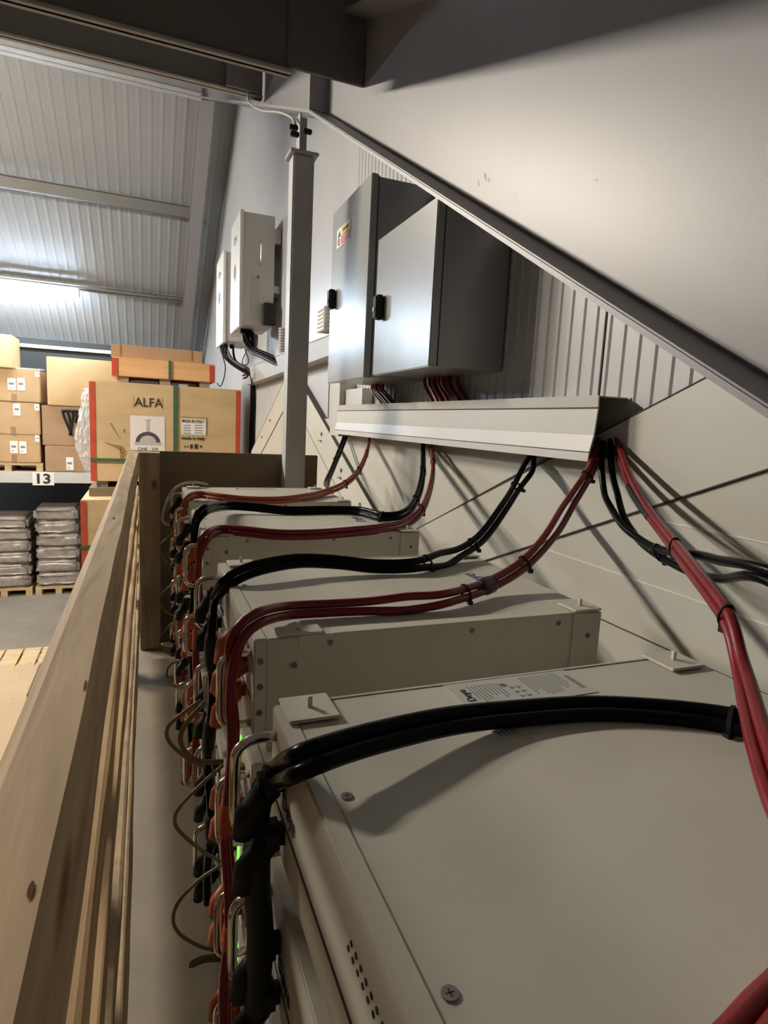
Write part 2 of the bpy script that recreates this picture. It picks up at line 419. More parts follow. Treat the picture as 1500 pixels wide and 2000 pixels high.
MB().box(.8058, .8066, 2.568, 2.690, .817, .850).build('yellow_panel', M_yellow, d1)
MB().box(.8058, .8066, 2.568, 2.690, .781, .816).build('red_panel', M_redp, d1)
MB().add([(.8060, 2.745, .818), (.8060, 2.700, .818), (.8060, 2.7225, .850)], [(0, 1, 2)]).build('warning_triangle', M_ink, d1)
MB().ring((.8060, 2.7225, .798), (1, 0, 0), .014, .014, .0012, (0, 0, 1)).build('prohibition_ring', M_redp, d1)
text('sign_text', 'WARNING', .018, (.8056, 2.629, .834), (0, -1, 0), (0, 0, 1), M_ink, d1)
for k, z in enumerate((.808, .798, .788)):
    MB().box(.8054, .8059, 2.585, 2.675, z-.0015, z+.0015).build('sign_print', M_white, d1)
# pale moulded tag hanging left of the first cabinet
a = pX(628, 606, .98); b = pX(642, 645, .98)
mb = MB()
for k in range(6):
    z = a.z-(k+.5)*abs(a.z-b.z)/6
    mb.box(.95, 1.06, b.y+.004, a.y-.004, z-.009, z+.009)
tag(mb.build('ribbed_conduit', M_white, bev=.004), 'short white ribbed conduit fitting on the wall left of the cabinets', 'conduit')
# bundles of thin red cables between cabinet and trunking
def bundle(name, px, py, qx, qy, X, label, n=13, mt=M_red, r=.007, group=None, sw=1.9):
    a = pX(px, py, X); b = pX(qx, qy, X); b.z = .075; a.z = .19
    t = thing(name, Vector((X, (a.y+b.y)/2, b.z)), label, 'cable bundle', group)
    for k in range(n):
        u = k/(n-1)-.5; jx = random.uniform(-.03, .03)
        path = spline([a+Vector((jx, u*sw*.09, .004)), a+Vector((jx*1.1, u*sw*.09-.004, -.03)), b+Vector((jx*1.1, u*sw*.095+.006, .012)), b+Vector((jx, u*sw*.095, -.03))], .012)
        MB().tube(path, r, 7).build('cable', mt, t, smooth=True)
    return t
bundle('red_cable_bundle', 738, 752, 762, 795, 1.03, 'bundle of red cables below the cabinet bearing the warning sign')
bundle('red_cable_bundle', 860, 738, 880, 790, 1.03, 'bundle of red cables below the cabinet without a sign')

# ================================================================ TRUNKING
def shell(mb, x0, x1, y0, y1, z0, z1, t=.003):
    mb.box(x0, x0+t, y0, y1, z0, z1)            # lid
    mb.box(x1-t, x1, y0, y1, z0, z1)            # back
    mb.box(x0+t, x1-t, y0, y1, z1-t, z1)
    mb.box(x0+t, x1-t, y0, y1, z0, z0+t)
    return mb
t = thing('cable_trunking', Vector((1.03, 2.15, -.062)), 'long cream trunking under the cabinets with an open dark end', 'trunking')
mb = MB()
mb.box(WALL-.004, WALL-.001, 1.145, 3.22, -.055, .093)
mb.box(.984, WALL-.002, 1.145, 3.22, -.058, -.055)
mb.box(.984, WALL-.002, 1.155, 2.0, .090, .093); mb.box(1.03, WALL-.002, 2.0, 3.22, .090, .093)
mb.build('channel', M_duct, t)
lid = MB().prism([(.980, .093), (.9815, .062), (.977, .0), (.968, -.040), (.966, -.062), (.985, -.062), (.985, -.058), (.970, -.058), (.972, -.040), (.981, .0), (.9855, .062), (.984, .093)], 1, 1.143, 3.22).build('lid', M_duct, t)
MB().box(.9795, .982, 1.143, 3.22, .0625, .0655).build('lid_seam', M_seam, t)
MB().box(.9665, .968, 1.143, 3.22, -.041, -.039).build('lid_seam', M_seam, t)
mb = MB()
shell(mb, .99, WALL-.002, 3.22, 3.392, -.075, .215, .003)
mb.box(.99, WALL, 3.22, 3.223, -.075, .215); mb.box(.99, WALL, 3.389, 3.392, -.075, .215)
tag(mb.build('vertical_trunking', M_duct, bev=.0008), 'short white upright trunking at the far end of the long trunking', 'trunking')
tag(MB().box(1.02, WALL-.003, 2.93, 3.21, .094, .180).build('junction_box', M_inv, bev=.003), 'small grey junction box on the trunking under the signed cabinet', 'junction box')
t = thing('cable_tray', Vector((1.03, 5, .35)), 'white cable tray on the wall behind the post below the wall boxes', 'tray')
MB().prism([(3.2, .385), (6.56, .345), (6.56, .53), (3.2, .50)], 0, .985, .989).build('tray_side', M_white_steel, t)
MB().prism([(3.2, .385), (6.56, .345), (6.56, .349), (3.2, .389)], 0, .989, WALL-.003).build('tray_bottom', M_white_steel, t)
MB().prism([(3.2, .492), (6.56, .522), (6.56, .53), (3.2, .50)], 0, .980, .986).build('tray_lip', M_white_steel, t)

# ================================================================ INVERTERS
def inverter(y0, y1, z0, z1, x0, label):
    t = thing('wall_inverter', Vector((.95, (y0+y1)/2, z0)), label, 'inverter')
    MB().box(x0+.028, 1.02, y0+.01, y1-.01, z0+.01, z1-.012).build('case', M_inv, t, bev=.005)
    MB().box(x0, x0+.03, y0, y1, z0-.01, z1).build('front_cover', M_invf, t, bev=.005)
    MB().box(1.02, WALL-.002, y0+.04, y0+.10, z1-.22, z1-.10).box(1.02, WALL-.002, y0+.04, y0+.10, z0+.3, z0+.36).box(1.02, WALL-.002, y1-.10, y1-.04, z1-.22, z1-.10).box(1.02, WALL-.002, y1-.1, y1-.04, z0+.3, z0+.36).build('bracket', M_inv, t, bev=.002)
    yc = (y0+y1)/2
    MB().tube([(x0-.002, yc, z0+.48), (x0+.002, yc, z0+.48)], .075, 28).build('display_ring', M_sticker, t)
    MB().tube([(x0-.004, yc, z0+.48), (x0-.001, yc, z0+.48)], .055, 28).build('display', M_inkg, t)
    text('logo', 'Deye', .10, (x0-.001, yc, z1-.17), (0, -1, 0), (0, 0, 1), M_inkg, t)
    MB().box(x0-.001, x0+.001, yc-.1, yc+.1, z0+.26, z0+.263).box(x0-.001, x0+.001, yc-.1, yc+.06, z0+.235, z0+.238).build('front_print', M_inkg, t)
    hz = z0+.60
    MB().tube(spline([(.90, y0+.012, hz+.09), (.90, y0-.03, hz+.085), (.90, y0-.035, hz), (.90, y0-.03, hz-.085), (.90, y0+.012, hz-.09)]), .007, 8).build('side_handle', M_chrome, t, smooth=True)
    MB().box(.82, .90, y0+.0085, y0+.011, z0+.06, z0+.42).build('rating_label', M_sticker, t)
    MB().box(.93, 1.035, y0-.045, y0+.02, z0+.02, z0+.20).build('isolator_switch', M_cabd, t, bev=.006)
    MB().disc((.885, y0+.01, hz-.19), (0, -1, 0), .012, .004).build('bolt', M_screw, t)
    for x in (.80, .86): MB().tube([(x, yc, z0-.03), (x, yc, z0+.02)], .018, 10).build('cable_gland', M_blackp, t)
    return t
inverter(5.34, 5.93, .775, 1.70, .73, 'white inverter box on the wall, nearer of the two, with a side handle')
inverter(6.52, 7.18, .765, 1.66, .73, 'white inverter box on the wall, farther of the two, seen edge-on')
def inv_cables(pts, label, n=14):
    pts = [Vector(p) for p in pts]
    t = thing('inverter_cable_bundle', min(pts, key=lambda p: p.z).copy(), label, 'cable bundle')
    for k in range(n):
        j = Vector((random.uniform(-.06, .06), random.uniform(-.08, .08), random.uniform(-.04, .04)))
        path = spline([p + j*(1 if i < 2 else .6) for i, p in enumerate(pts)], .03)
        MB().tube(path, .012, 6).build('cable', M_black if k % 3 else mats_purple, t, smooth=True)
    return t
mats_purple = mat('purple_black_cable', (.07, .04, .06), .35)
inv_cables([(.84, 5.65, .78), (.84, 5.63, .70), (.87, 5.5, .60), (.95, 5.2, .52), (1.03, 4.95, .44)], 'dark cable bundle drooping from the nearer inverter into the tray')
inv_cables([(.82, 6.85, .77), (.82, 6.85, .70), (.86, 6.75, .60), (.94, 6.55, .52), (1.03, 6.35, .45)], 'dark cable bundle drooping from the farther inverter to the tray end', 12)
t = thing('wire_tangle', Vector((.95, 6.0, .42)), 'thin black wire tangle looped below the two inverters', 'wire')
c = Vector((.90, 6.1, .60))
for k in range(3):
    R = .10 if k == 0 else .06
    cc = c + Vector((0, -.02*k, 0 if k == 0 else -.13-.03*k))
    pth = [cc+Vector((.02*math.sin(a*2+k), R*math.cos(a+k), R*(.9 if k == 0 else .55)*math.sin(a))) for a in [2*math.pi*i/26 for i in range(27)]]
    MB().tube(pth, .005, 6).build('wire_loop', M_blackp, t, smooth=True)
MB().tube(spline([c+Vector((0, 0, -.09)), c+Vector((.02, -.1, -.14)), c+Vector((.02, -.2, -.22)), c+Vector((.03, -.27, -.3)), c+Vector((.03, -.23, -.22))]), .005, 6).build('wire_tail', M_blackp, t, smooth=True)
pth = [pY(433, 690, 7.0), pY(440, 715, 7.0), pY(437, 740, 7.0), pY(430, 755, 7.0), pY(424, 748, 7.0)]
tag(MB().tube(spline(pth), .006, 6).build('hanging_wire', M_blackp, smooth=True), 'thin black wire hanging down to the crate stack beside the wall', 'wire')
a = pX(494, 752, 1.05)
pth = [a+Vector((0, 0, .03)), a+Vector((0, -.01, -.25)), a+Vector((0, .02, -.5)), a+Vector((0, .03, -1.1))]
t = tag(MB().tube(spline(pth), .028, 10).build('down_cable', M_black, smooth=True), 'thick black cable running down the wall from the tray end', 'cable')
a2 = pX(467, 655, 1.04)
mb = MB()
for k in range(9): mb.tube([(1.04, 5.05, .55+.022*k), (1.04, 5.05, .566+.022*k)], .03, 14)
tag(mb.build('flexible_conduit', M_inv), 'white ribbed flexible conduit on the wall under the nearer inverter', 'conduit')

# ================================================================ BATTERY MODULES
XF, XR = .130, .706
MW, MH, PITCH = .441, .133, .178
def make_module(kind):
    # built with near edge at y=0 and top at z=0, front at x = XF
    t = thing('battery_module', Vector((XF, 0, -MH)), 'x', 'battery module')
    MB().box(XF+.017, XR, 0, MW, -MH, 0).build('case', M_batt, t, bev=.0015)
    bz = MB().box(XF, XF+.018, -.001, MW+.001, -MH-.002, .001).build('front_bezel', M_bezel, t, bev=.002)
    MB().box(XF-.001, XF+.001, .02, MW-.02, -.090, -.0875).build('bezel_groove', M_seam, bz)
    # folded lip of the lid along the near side
    MB().box(XF+.06, XR-.060, -.0015, .002, -.016, .0012).build('lid_lip', M_batt, t); MB().box(XF+.06, XR-.060, MW-.002, MW+.0015, -.016, .0012).build('lid_lip', M_batt, t)
    MB().box(XR-.056, XR+.001, -.0025, .004, -MH, -.001).build('rear_bracket', M_batt, t, bev=.001); MB().box(XR-.056, XR+.001, MW-.004, MW+.0025, -MH, -.001).build('rear_bracket', M_batt, t, bev=.001)
    for (x, z) in ((XF+.009, -.030), (XF+.009, -.066), (XF+.009, -.103), (XF+.055, -.040), (XF+.105, -.012), (XF+.33, -.013), (XR-.085, -.014), (XR-.024, -.040)):
        MB().disc((x, -.001 if x != XR-.024 else -.0025, z), (0, -1, 0), .0042, .0016, 10).build('screw', M_screw, t)
    # handles
    for y in (.018, MW-.018):
        h0, h1 = -.024, -.126
        pth = spline([(XF, y, h0), (XF-.020, y, h0), (XF-.032, y, h0-.004), (XF-.040, y, h0-.014), (XF-.041, y, -.075), (XF-.040, y, h1+.014), (XF-.032, y, h1+.004), (XF-.020, y, h1), (XF, y, h1)], .005)
        MB().tube(pth, .0055, 10).build('handle', M_chrome, t, smooth=True)
    # plugs
    def plug(y, z, mt, name):
        o = MB().box(XF-.026, XF, y-.012, y+.012, z-.015, z+.015).build(name, mt, t, bev=.006)
        MB().tube([(XF-.018, y, z-.01), (XF-.036, y, z-.030), (XF-.04, y, z-.052)], [.013, .012, .010], 10).build('plug_boot', mt, o, smooth=True)
    plug(.066, -.046, M_orange, 'positive_plug'); plug(.070, -.098, M_orange, 'positive_plug')
    plug(MW-.062, -.046, M_blackp, 'negative_plug'); plug(MW-.066, -.100, M_blackp, 'negative_plug')
    if kind == 'plain': MB().box(XF-.012, XF, .130, .150, -.050, -.020).build('data_port', M_blackp, t, bev=.002)
    for k in range(5 if kind == 'plain' else 0):
        z = -.012-.0065*k
        MB().box(XF-.003, XF+.001, .096, .101, z-.0021, z+.0021).build('status_light', M_led, t)
    text('logo', 'Deye', .024, (XF-.0012, .353, -.066), (0, -1, 0), (0, 0, 1), M_ink, t)
    mb = MB()
    for r_ in range(2):
        for k in range(8): mb.disc((XF+.0005, .105+k*.0095+r_*.005, -.036-.008*r_), (-1, 0, 0), .0021, .0012, 8)
    mb.build('vent_holes', M_ink, t)
    for x in (XF+.05, XR-.05):
        for y in (.05, MW-.05): MB().box(x-.025, x+.025, y-.02, y+.02, -PITCH+.0005, -MH).build('foot', M_batt, t)
    return t
def top_fittings(t, kind):
    b = Vector(t['_base'])
    def tab(x0, x1, y0, y1):
        o = MB().box(x0, x1, y0, y1, .002, .0055).build('corner_tab', M_bezel, t, bev=.0008)
        MB().box((x0+x1)/2-.002, (x0+x1)/2+.003, (y0+y1)/2-.003, (y0+y1)/2+.003, .005, .017).build('tab_stud', M_bezel, o, bev=.001)
    if kind == 'first':
        tab(.137, .190, MW-.048, MW+.006); tab(.640, .697, MW-.048, MW+.006)
        tab(.137, .190, -.006, .048); tab(.640, .697, -.006, .048)
    else:
        tab(.147, .198, MW-.043, MW+.004); tab(.652, .706, MW-.043, MW+.004)
        tab(.652, .706, -.003, .044); tab(.160, .225, -.002, .030)
        MB().box(.24, XR-.058, -.001, .02, .0008, .0016).build('lid_fold', M_bezel, t)
    for (x, y) in ((.157, .40), (.157, .27), (.157, .09), (.40, .42), (.55, .02)):
        o = MB().disc((x, y, 0), (0, 0, 1), .0052, .0012, 14).build('screw', M_screwl, t, bev=.0004)
        MB().box(x-.0026, x+.0026, y-.0005, y+.0005, .0011, .0013).box(x-.0005, x+.0005, y-.0026, y+.0026, .0011, .0013).build('screw_cross', M_ink, o)
    # printed label on the lid
    x0, x1, y0, y1 = (.330, .502, MW-.068, MW-.002) if kind == 'first' else (.33, .50, MW-.072, MW-.006)
    lb = MB().box(x0, x1, y0, y1, .0002, .0008).build('rating_label', M_sticker, t)
    z = .0010; mb = MB()
    for k in range(9):
        xx = x0+.024+k*.0048; l = random.uniform(.5, .9)
        mb.box(xx, xx+.0018, y1-.012-(y1-y0-.02)*l, y1-.012, .0009, z)
    for k in range(13):
        xx = x0+.098+k*.0044; l = random.uniform(.55, .95)
        mb.box(xx, xx+.0017, y1-.006-(y1-y0-.012)*l, y1-.006, .0009, z)
    for k in range(3):
        for q in range(2):
            xx = x0+.074+q*.009; yy = y0+.012+k*.011
            mb.add([(xx, yy, z), (xx+.007, yy+.0035, z), (xx, yy+.007, z)], [(0, 1, 2)])
    mb.box(x1-.012, x1-.006, y0+.014, y1-.016, .0009, z)
    mb.build('label_print', M_inkg, lb)
    text('label_logo', 'Deye', .014, (x0+.014, (y0+y1)/2, z), (0, 1, 0), (-1, 0, 0), M_ink, lb)
    if kind == 'first':
        l2 = MB().box(.328, .379, .312, .342, .0002, .0008).build('small_label', M_sticker, t)
        mb = MB()
        for k in range(5): mb.box(.332+k*.005, .334+k*.005, .316, .338, .0009, .0011)
        mb.build('label_print', M_inkg, l2)
    else:
        text('lid_logo', 'Deye', .045, (.603, .226, .0006), (0, 1, 0), (-1, 0, 0), M_blue, t, depth=.0002)

STK = [('first', .153, -.300, -.008, 'nearest stack'), ('second', .767, -.291, 0., 'second stack'), ('third', 1.488, -.291, -.004, 'third stack'), ('fourth', 2.105, -.291, 0., 'farthest stack')]
proto_top = {k: None for k in ('first', 'other')}
lev = ['topmost', 'second from the top', 'third from the top', 'lowest']
base_proto = make_module('plain')
used = False
tops = {}
def place(o, y, z, dx):
    o.location = Vector((XF+dx, y, z-MH))
for (nm, y0, z0, dx, lab) in STK:
    t = make_module('top'); top_fittings(t, 'first' if nm == 'first' else 'other')
    place(t, y0, z0, dx)
    ex = {'first': 'under arching black cables', 'second': 'red and black cables on its lid',
          'third': 'dark red cables along its near edge', 'fourth': 'in front of the white post'}[nm]
    t['label'] = 'topmost cream battery module of the %s, %s' % (lab, ex); t['category'] = 'battery module'; t['group'] = 'battery modules of the ' + lab
    for k in range(1, 4):
        o = base_proto if not used else copy_tree(base_proto); used = True
        place(o, y0, z0-PITCH*k, dx)
        o['label'] = 'cream battery module %s of the %s of modules' % (lev[k], lab); o['category'] = 'battery module'; o['group'] = 'battery modules of the ' + lab
    zb = z0-PITCH*4+.0005+.0+ (PITCH-PITCH)
    zb = z0-PITCH*3-PITCH
    tag(MB().box(XF+dx+.02, XR+dx, y0+.01, y0+MW-.01, DECK, zb).build('stack_base', M_steeld, bev=.002), 'low grey base frame under the %s of battery modules' % lab, 'base')

# ================================================================ POWER CABLES
def cable_pair(name, pts, label, mt, r, ties=(), sleeves=(), ref=(0, .8, .6), seps=None, taped=None):
    P = spline(pts, .012)
    for p in P:                                  # cables rest on the lids, never in them
        for (_, ys, zt, dx, _l) in STK:
            if XF+dx-.004 < p.x < XR+dx+.008 and ys-.01 < p.y < ys+MW+.01 and zt-.2 < p.z < zt+r*1.1+.001: p.z = zt+r*1.1+.001
    t = thing(name, min(P, key=lambda p: p.z).copy(), label, 'cable')
    N = len(P); A = []; B = []; offs = []
    R = Vector(ref)
    for i in range(N):
        tg = (P[min(i+1, N-1)]-P[max(i-1, 0)]).normalized()
        o = R-tg*R.dot(tg)
        if o.length < .15: o = Vector((0, 1, 0))-tg*tg.y
        o.normalize()
        if offs and o.dot(offs[-1][0]) < 0: o = -o
        if offs: o = (o*.35+offs[-1][0]*.65); o = (o-tg*o.dot(tg)).normalized()
        s = 1.04
        if seps:
            for (c, w, a) in seps:
                s += a*math.exp(-((i/N-c)/w)**2)
        offs.append((o, tg, s)); A.append(P[i]+o*r*s); B.append(P[i]-o*r*s)
    MB().tube(A, r, 10).build('cable', mt, t, smooth=True)
    MB().tube(B, r, 10).build('cable', mt, t, smooth=True)
    if taped:
        i, j = int(taped[0]*(N-1)), int(taped[1]*(N-1))
        MB().tube(A[i:j+1], r*1.14, 10).build('black_tape', M_blackp, t, smooth=True)
    for u in ties:
        i = int(u*(N-1)); o, tg, s = offs[i]
        tie = MB().ring(P[i], tg, r*(1+s)+.0012, r+.0016, .0013, o)
        c = P[i]+o*(r*(1+s)+.004)*(-1 if o.z > 0 else 1)
        tie.box(c.x-.004, c.x+.004, c.y-.0035, c.y+.0035, c.z-.004, c.z+.004)
        tie.build('cable_tie', M_blackp, t)
    for (a, b, mm, k) in sleeves:
        if a < 0:
            ii = [q for q in range(N) if b <= P[q].z <= a and P[q].x < .13]
            i, j = min(ii), max(ii)
        else: i, j = int(a*(N-1)), int(b*(N-1))
        sm = MB()
        path = P[i:j+1]; n = 14; vs = []; fs = []
        for q, p in enumerate(path):
            o, tg, s = offs[i+q]; w = tg.cross(o)
            e = min(1, min(q, len(path)-1-q)/4+.75)
            for h in range(n):
                an = 2*math.pi*h/n
                vs.append(p+o*math.cos(an)*r*(1+s)*1.03*k*e+w*math.sin(an)*r*1.2*k*e)
        for q in range(len(path)-1):
            for h in range(n): fs.append((q*n+h, q*n+(h+1) % n, (q+1)*n+(h+1) % n, (q+1)*n+h))
        fs += [list(range(n)), list(range((len(path)-1)*n, len(path)*n))]
        sm.add(vs, fs).build('sleeve', mm, t, smooth=True)
    return t
def drop(x, y, z0, z1=-.95, wig=.004):
    out = []; z = z0; k = 0
    while z > z1:
        out.append(Vector((x+wig*math.sin(k*1.7), y+wig*math.cos(k*2.1), z))); z -= .07; k += 1
    return out
# nearest stack, black pair: loops out of the trunking, out of the frame and back over the lid
pts = [pX(1186, 862, 1.04), pX(1184, 905, 1.01), pX(1192, 960, .985), pX(1217, 1020, .93), pX(1262, 1065, .90), pX(1325, 1095, .85), pX(1400, 1110, .79), pX(1500, 1124, .71),
       Vector((.72, .36, -.20)), Vector((.735, .27, -.25)), Vector((.70, .26, -.282)), Vector((.63, .32, -.288)), pZ(1470, 1418, -.286), pZ(1400, 1403, -.290), pZ(1300, 1391, -.291), pZ(1150, 1384, -.291), pZ(1000, 1394, -.289),
       pZ(880, 1408, -.283), pZ(760, 1434, -.277), pZ(660, 1462, -.274), pZ(580, 1492, -.278), pX(530, 1520, .112), pX(508, 1560, .100), pX(503, 1620, .098)]
e = pts[-1]; pts += drop(.098, e.y-.004, e.z-.05)
cable_pair('black_power_cables', pts, 'two thick black cables arching over the nearest battery lid and down its front', M_black, .0075, ties=(.18, .455, .535), sleeves=((-.405, -.60, M_blackp, 1.5), (-.66, -.82, M_blackp, 1.3)), ref=(.1, .9, .4), seps=((.05, .04, .8), (.24, .05, 1.6)))
pts = [pX(1204, 862, 1.05), pX(1212, 890, 1.02), pX(1232, 945, .97), pX(1266, 1000, .91), pX(1308, 1055, .825), pX(1352, 1112, .735), pX(1393, 1165, .675), pX(1424, 1215, .635), pX(1446, 1300, .60), pX(1466, 1380, .545),
       pX(1484, 1450, .50), pX(1524, 1570, .44), pX(1590, 1720, .40), pX(1575, 1870, .35), pX(1500, 1975, .295), pX(1400, 2080, .245), Vector((.20, .165, -.289)), Vector((.150, .18, -.287)), Vector((.112, .20, -.305))]
pts += drop(.100, .205, -.36)
cable_pair('red_power_cables', pts, 'two red cables running from the trunking end down the right edge of the picture', M_red, .0068, ties=(.03, .265, .40), taped=(.085, .165), ref=(.55, .8, -.2), seps=((.09, .06, .9),))
# second stack
pts = [pX(1174, 862, 1.05), pX(1166, 888, 1.01), pX(1150, 925, .945), pX(1112, 985, .855), pX(1075, 1045, .76), pX(1025, 1100, .665), pX(960, 1140, .57), pZ(875, 1168, -.274), pZ(800, 1178, -.276), pZ(740, 1183, -.277), pZ(640, 1188, -.277), pZ(560, 1193, -.275), pX(505, 1207, .137), pX(470, 1235, .112), pX(455, 1275, .102)]
e = pts[-1]; pts += drop(.100, e.y, e.z-.05)
cable_pair('red_power_cables', pts, 'two red cables over the near edge of the second battery stack and down its front', M_red, .0068, ties=(.10, .31, .42), sleeves=((.365, .395, M_tape2, 1.12), (-.50, -.57, M_redtrim, 1.25), (-.68, -.74, M_redtrim, 1.25), (-.86, -.92, M_redtrim, 1.25)), ref=(.2, .6, .75), seps=((.2, .05, .5), (.48, .03, .6)))
pts = [pX(1041, 884, 1.05), pX(1034, 910, .98), pX(1010, 950, .91), pX(985, 990, .83), pX(940, 1050, .725), pX(885, 1085, .62), pZ(815, 1103, -.275), pZ(735, 1106, -.276), pZ(660, 1098, -.268), pZ(590, 1095, -.263), pZ(530, 1103, -.264), pZ(480, 1117, -.270), pX(440, 1140, .125), pX(420, 1172, .112), pX(415, 1215, .104)]
e = pts[-1]; pts += drop(.102, e.y, e.z-.05)
cable_pair('black_power_cables', pts, 'two black cables over the far edge of the second battery stack', M_black, .0075, ties=(.13, .30, .41), sleeves=((-.37, -.45, M_blackp, 1.3), (-.53, -.61, M_blackp, 1.3), (-.70, -.78, M_blackp, 1.3)), ref=(.1, .7, .7), seps=((.07, .04, .9), (.37, .03, .9)))
# third stack
pts = [pX(838, 862, 1.05), pX(846, 905, .97), pX(841, 950, .885), pX(824, 995, .775), pX(792, 1022, .69), pZ(740, 1033, -.281), pZ(680, 1039, -.283), pZ(610, 1044, -.283), pZ(540, 1044, -.282), pZ(470, 1037, -.278), pZ(430, 1036, -.279), pX(403, 1048, .128), pX(391, 1075, .115)]
e = pts[-1]; pts += drop(.110, e.y, e.z-.06)
cable_pair('red_power_cables', pts, 'two dark red cables over the near edge of the third battery stack', M_red, .0070, ties=(.06, .12, .33), sleeves=((-.50, -.57, M_redtrim, 1.25), (-.68, -.74, M_redtrim, 1.25), (-.86, -.92, M_redtrim, 1.25)), ref=(.2, .6, .75), seps=((.035, .03, .8),))
pts = [pX(826, 862, 1.06), pX(826, 920, .95), pX(817, 965, .86), pX(795, 1000, .755), pX(750, 1009, .665), pZ(700, 998, -.275), pZ(640, 996, -.278), pZ(560, 997, -.278), pZ(490, 990, -.270), pZ(440, 988, -.266), pX(400, 996, .138), pX(383, 1018, .118), pX(379, 1050, .112)]
e = pts[-1]; pts += drop(.108, e.y, e.z-.06)
cable_pair('black_power_cables', pts, 'two black cables over the far edge of the third battery stack', M_black, .0075, ties=(.13, .25, .36), sleeves=((-.37, -.45, M_blackp, 1.3), (-.53, -.61, M_blackp, 1.3), (-.70, -.78, M_blackp, 1.3)), ref=(.1, .7, .7))
# farthest stack
pts = [pX(722, 854, 1.05), pX(716, 885, .975), pX(700, 920, .88), pX(672, 946, .765), pX(630, 963, .64), pZ(590, 972, -.278), pZ(540, 977, -.281), pZ(480, 976, -.281), pZ(430, 971, -.276), pZ(390, 966, -.274), pX(368, 974, .130), pX(357, 1000, .112)]
e = pts[-1]; pts += drop(.108, e.y, e.z-.06)
cable_pair('red_power_cables', pts, 'two brownish red cables over the farthest battery stack', M_brownred, .0070, ties=(.1, .2, .3), sleeves=((-.50, -.57, M_redtrim, 1.25), (-.68, -.74, M_redtrim, 1.25), (-.86, -.92, M_redtrim, 1.25)), ref=(.2, .6, .75))
pts = [pX(676, 849, 1.05), pX(664, 880, .98), pX(650, 915, .89), pX(638, 945, .80), Vector((.745, 2.50, -.32)), Vector((.738, 2.5, -.45)), Vector((.738, 2.48, -.7)), Vector((.738, 2.46, -1.02))]
cable_pair('black_power_cables', pts, 'two black cables hanging behind the rear of the farthest battery stack', M_black, .008, ties=(.15,), ref=(.1, .9, .2), seps=((.05, .1, .8),))
# short link tails at the fronts: orange boots angled out of the second stack
t = thing('orange_lead', Vector((.10, .80, -.42)), 'short orange lead plugged into the front behind the handle of the second stack', 'cable')
MB().tube([(.128, .815, -.345), (.105, .812, -.355), (.092, .808, -.385)], [.009, .012, .0105], 12).build('plug', M_orange, t, smooth=True)
MB().tube([(.118, .83, -.300), (.104, .83, -.318), (.098, .828, -.345)], [.013, .017, .014], 12).build('boot', M_orange, t, smooth=True)

# thin communication wires looping between modules
def wire(pts, label, mt=M_comm, r=.0032):
    tag(MB().tube(spline(pts, .008), r, 7).build('signal_wire', mt, smooth=True), label, 'wire', None)
Y2, Y4, Y3 = .98, 2.40, 1.62
wire([pY(393, 1367, Y2), pY(358, 1392, Y2), pY(328, 1420, Y2), pY(330, 1448, Y2), pY(362, 1478, Y2), pY(400, 1500, Y2)], 'olive signal wire loop in the aisle, uppermost in front of the second stack')
wire([pY(400, 1372, 1.0), pY(366, 1410, 1.0), pY(352, 1440, 1.0), pY(362, 1470, 1.0), pY(390, 1487, 1.0), pY(436, 1488, 1.0)], 'thick olive signal wire curving beside the upper loop of the second stack', M_comm, .0045)
wire([pY(436, 1494, Y2), pY(395, 1530, Y2), pY(352, 1575, Y2), pY(341, 1600, Y2), pY(352, 1625, Y2), pY(398, 1664, Y2), pY(432, 1682, Y2)], 'olive signal wire loop in the aisle, middle one in front of the second stack')
wire([pY(432, 1690, Y2), pY(390, 1718, Y2), pY(350, 1760, Y2), pY(338, 1795, Y2), pY(352, 1825, Y2), pY(395, 1850, Y2), pY(444, 1860, Y2)], 'olive signal wire loop in the aisle, lowest in front of the second stack')
wire([pY(436, 1874, Y2), pY(400, 1876, Y2), pY(376, 1886, Y2), pY(372, 1884, Y2), pY(392, 1872, Y2), pY(436, 1866, Y2)], 'loose olive wire tail sticking out near the aisle floor', M_comm, .004)
wire([pY(352, 1030, Y4), pY(330, 1048, Y4), pY(312, 1068, Y4), pY(322, 1095, Y4), pY(352, 1118, Y4)], 'olive signal wire loop, uppermost beside the timber post of the end panel')
wire([pY(352, 1126, Y4), pY(328, 1148, Y4), pY(311, 1168, Y4), pY(322, 1193, Y4), pY(350, 1207, Y4)], 'olive signal wire loop, second from top beside the timber post of the end panel')
wire([pY(352, 1206, Y4), pY(328, 1225, Y4), pY(312, 1250, Y4), pY(322, 1272, Y4), pY(348, 1282, Y4)], 'olive signal wire loop, third from top beside the timber post of the end panel')
wire([pY(357, 1292, Y4), pY(336, 1296, Y4), pY(326, 1312, Y4), pY(332, 1338, Y4), pY(350, 1352, Y4), pY(372, 1360, Y4)], 'olive signal wire loop, lowest one in front of the farthest stack')
wire([pY(378, 1104, Y3), pY(358, 1122, Y3), pY(352, 1145, Y3), pY(366, 1160, Y3), pY(390, 1150, Y3)], 'olive signal wire loop high in front of the third stack')
wire([pY(395, 1220, Y3), pY(378, 1262, Y3), pY(374, 1300, Y3), pY(384, 1326, Y3), pY(398, 1310, Y3)], 'olive signal wire loop halfway down in front of the third stack')
wire([pY(437, 1290, 1.1), pY(415, 1302, 1.1), pY(404, 1330, 1.1), pY(402, 1370, 1.1), pY(410, 1400, 1.1)], 'grey signal wire arching in front of the second stack beside black cables', M_greyw, .004)
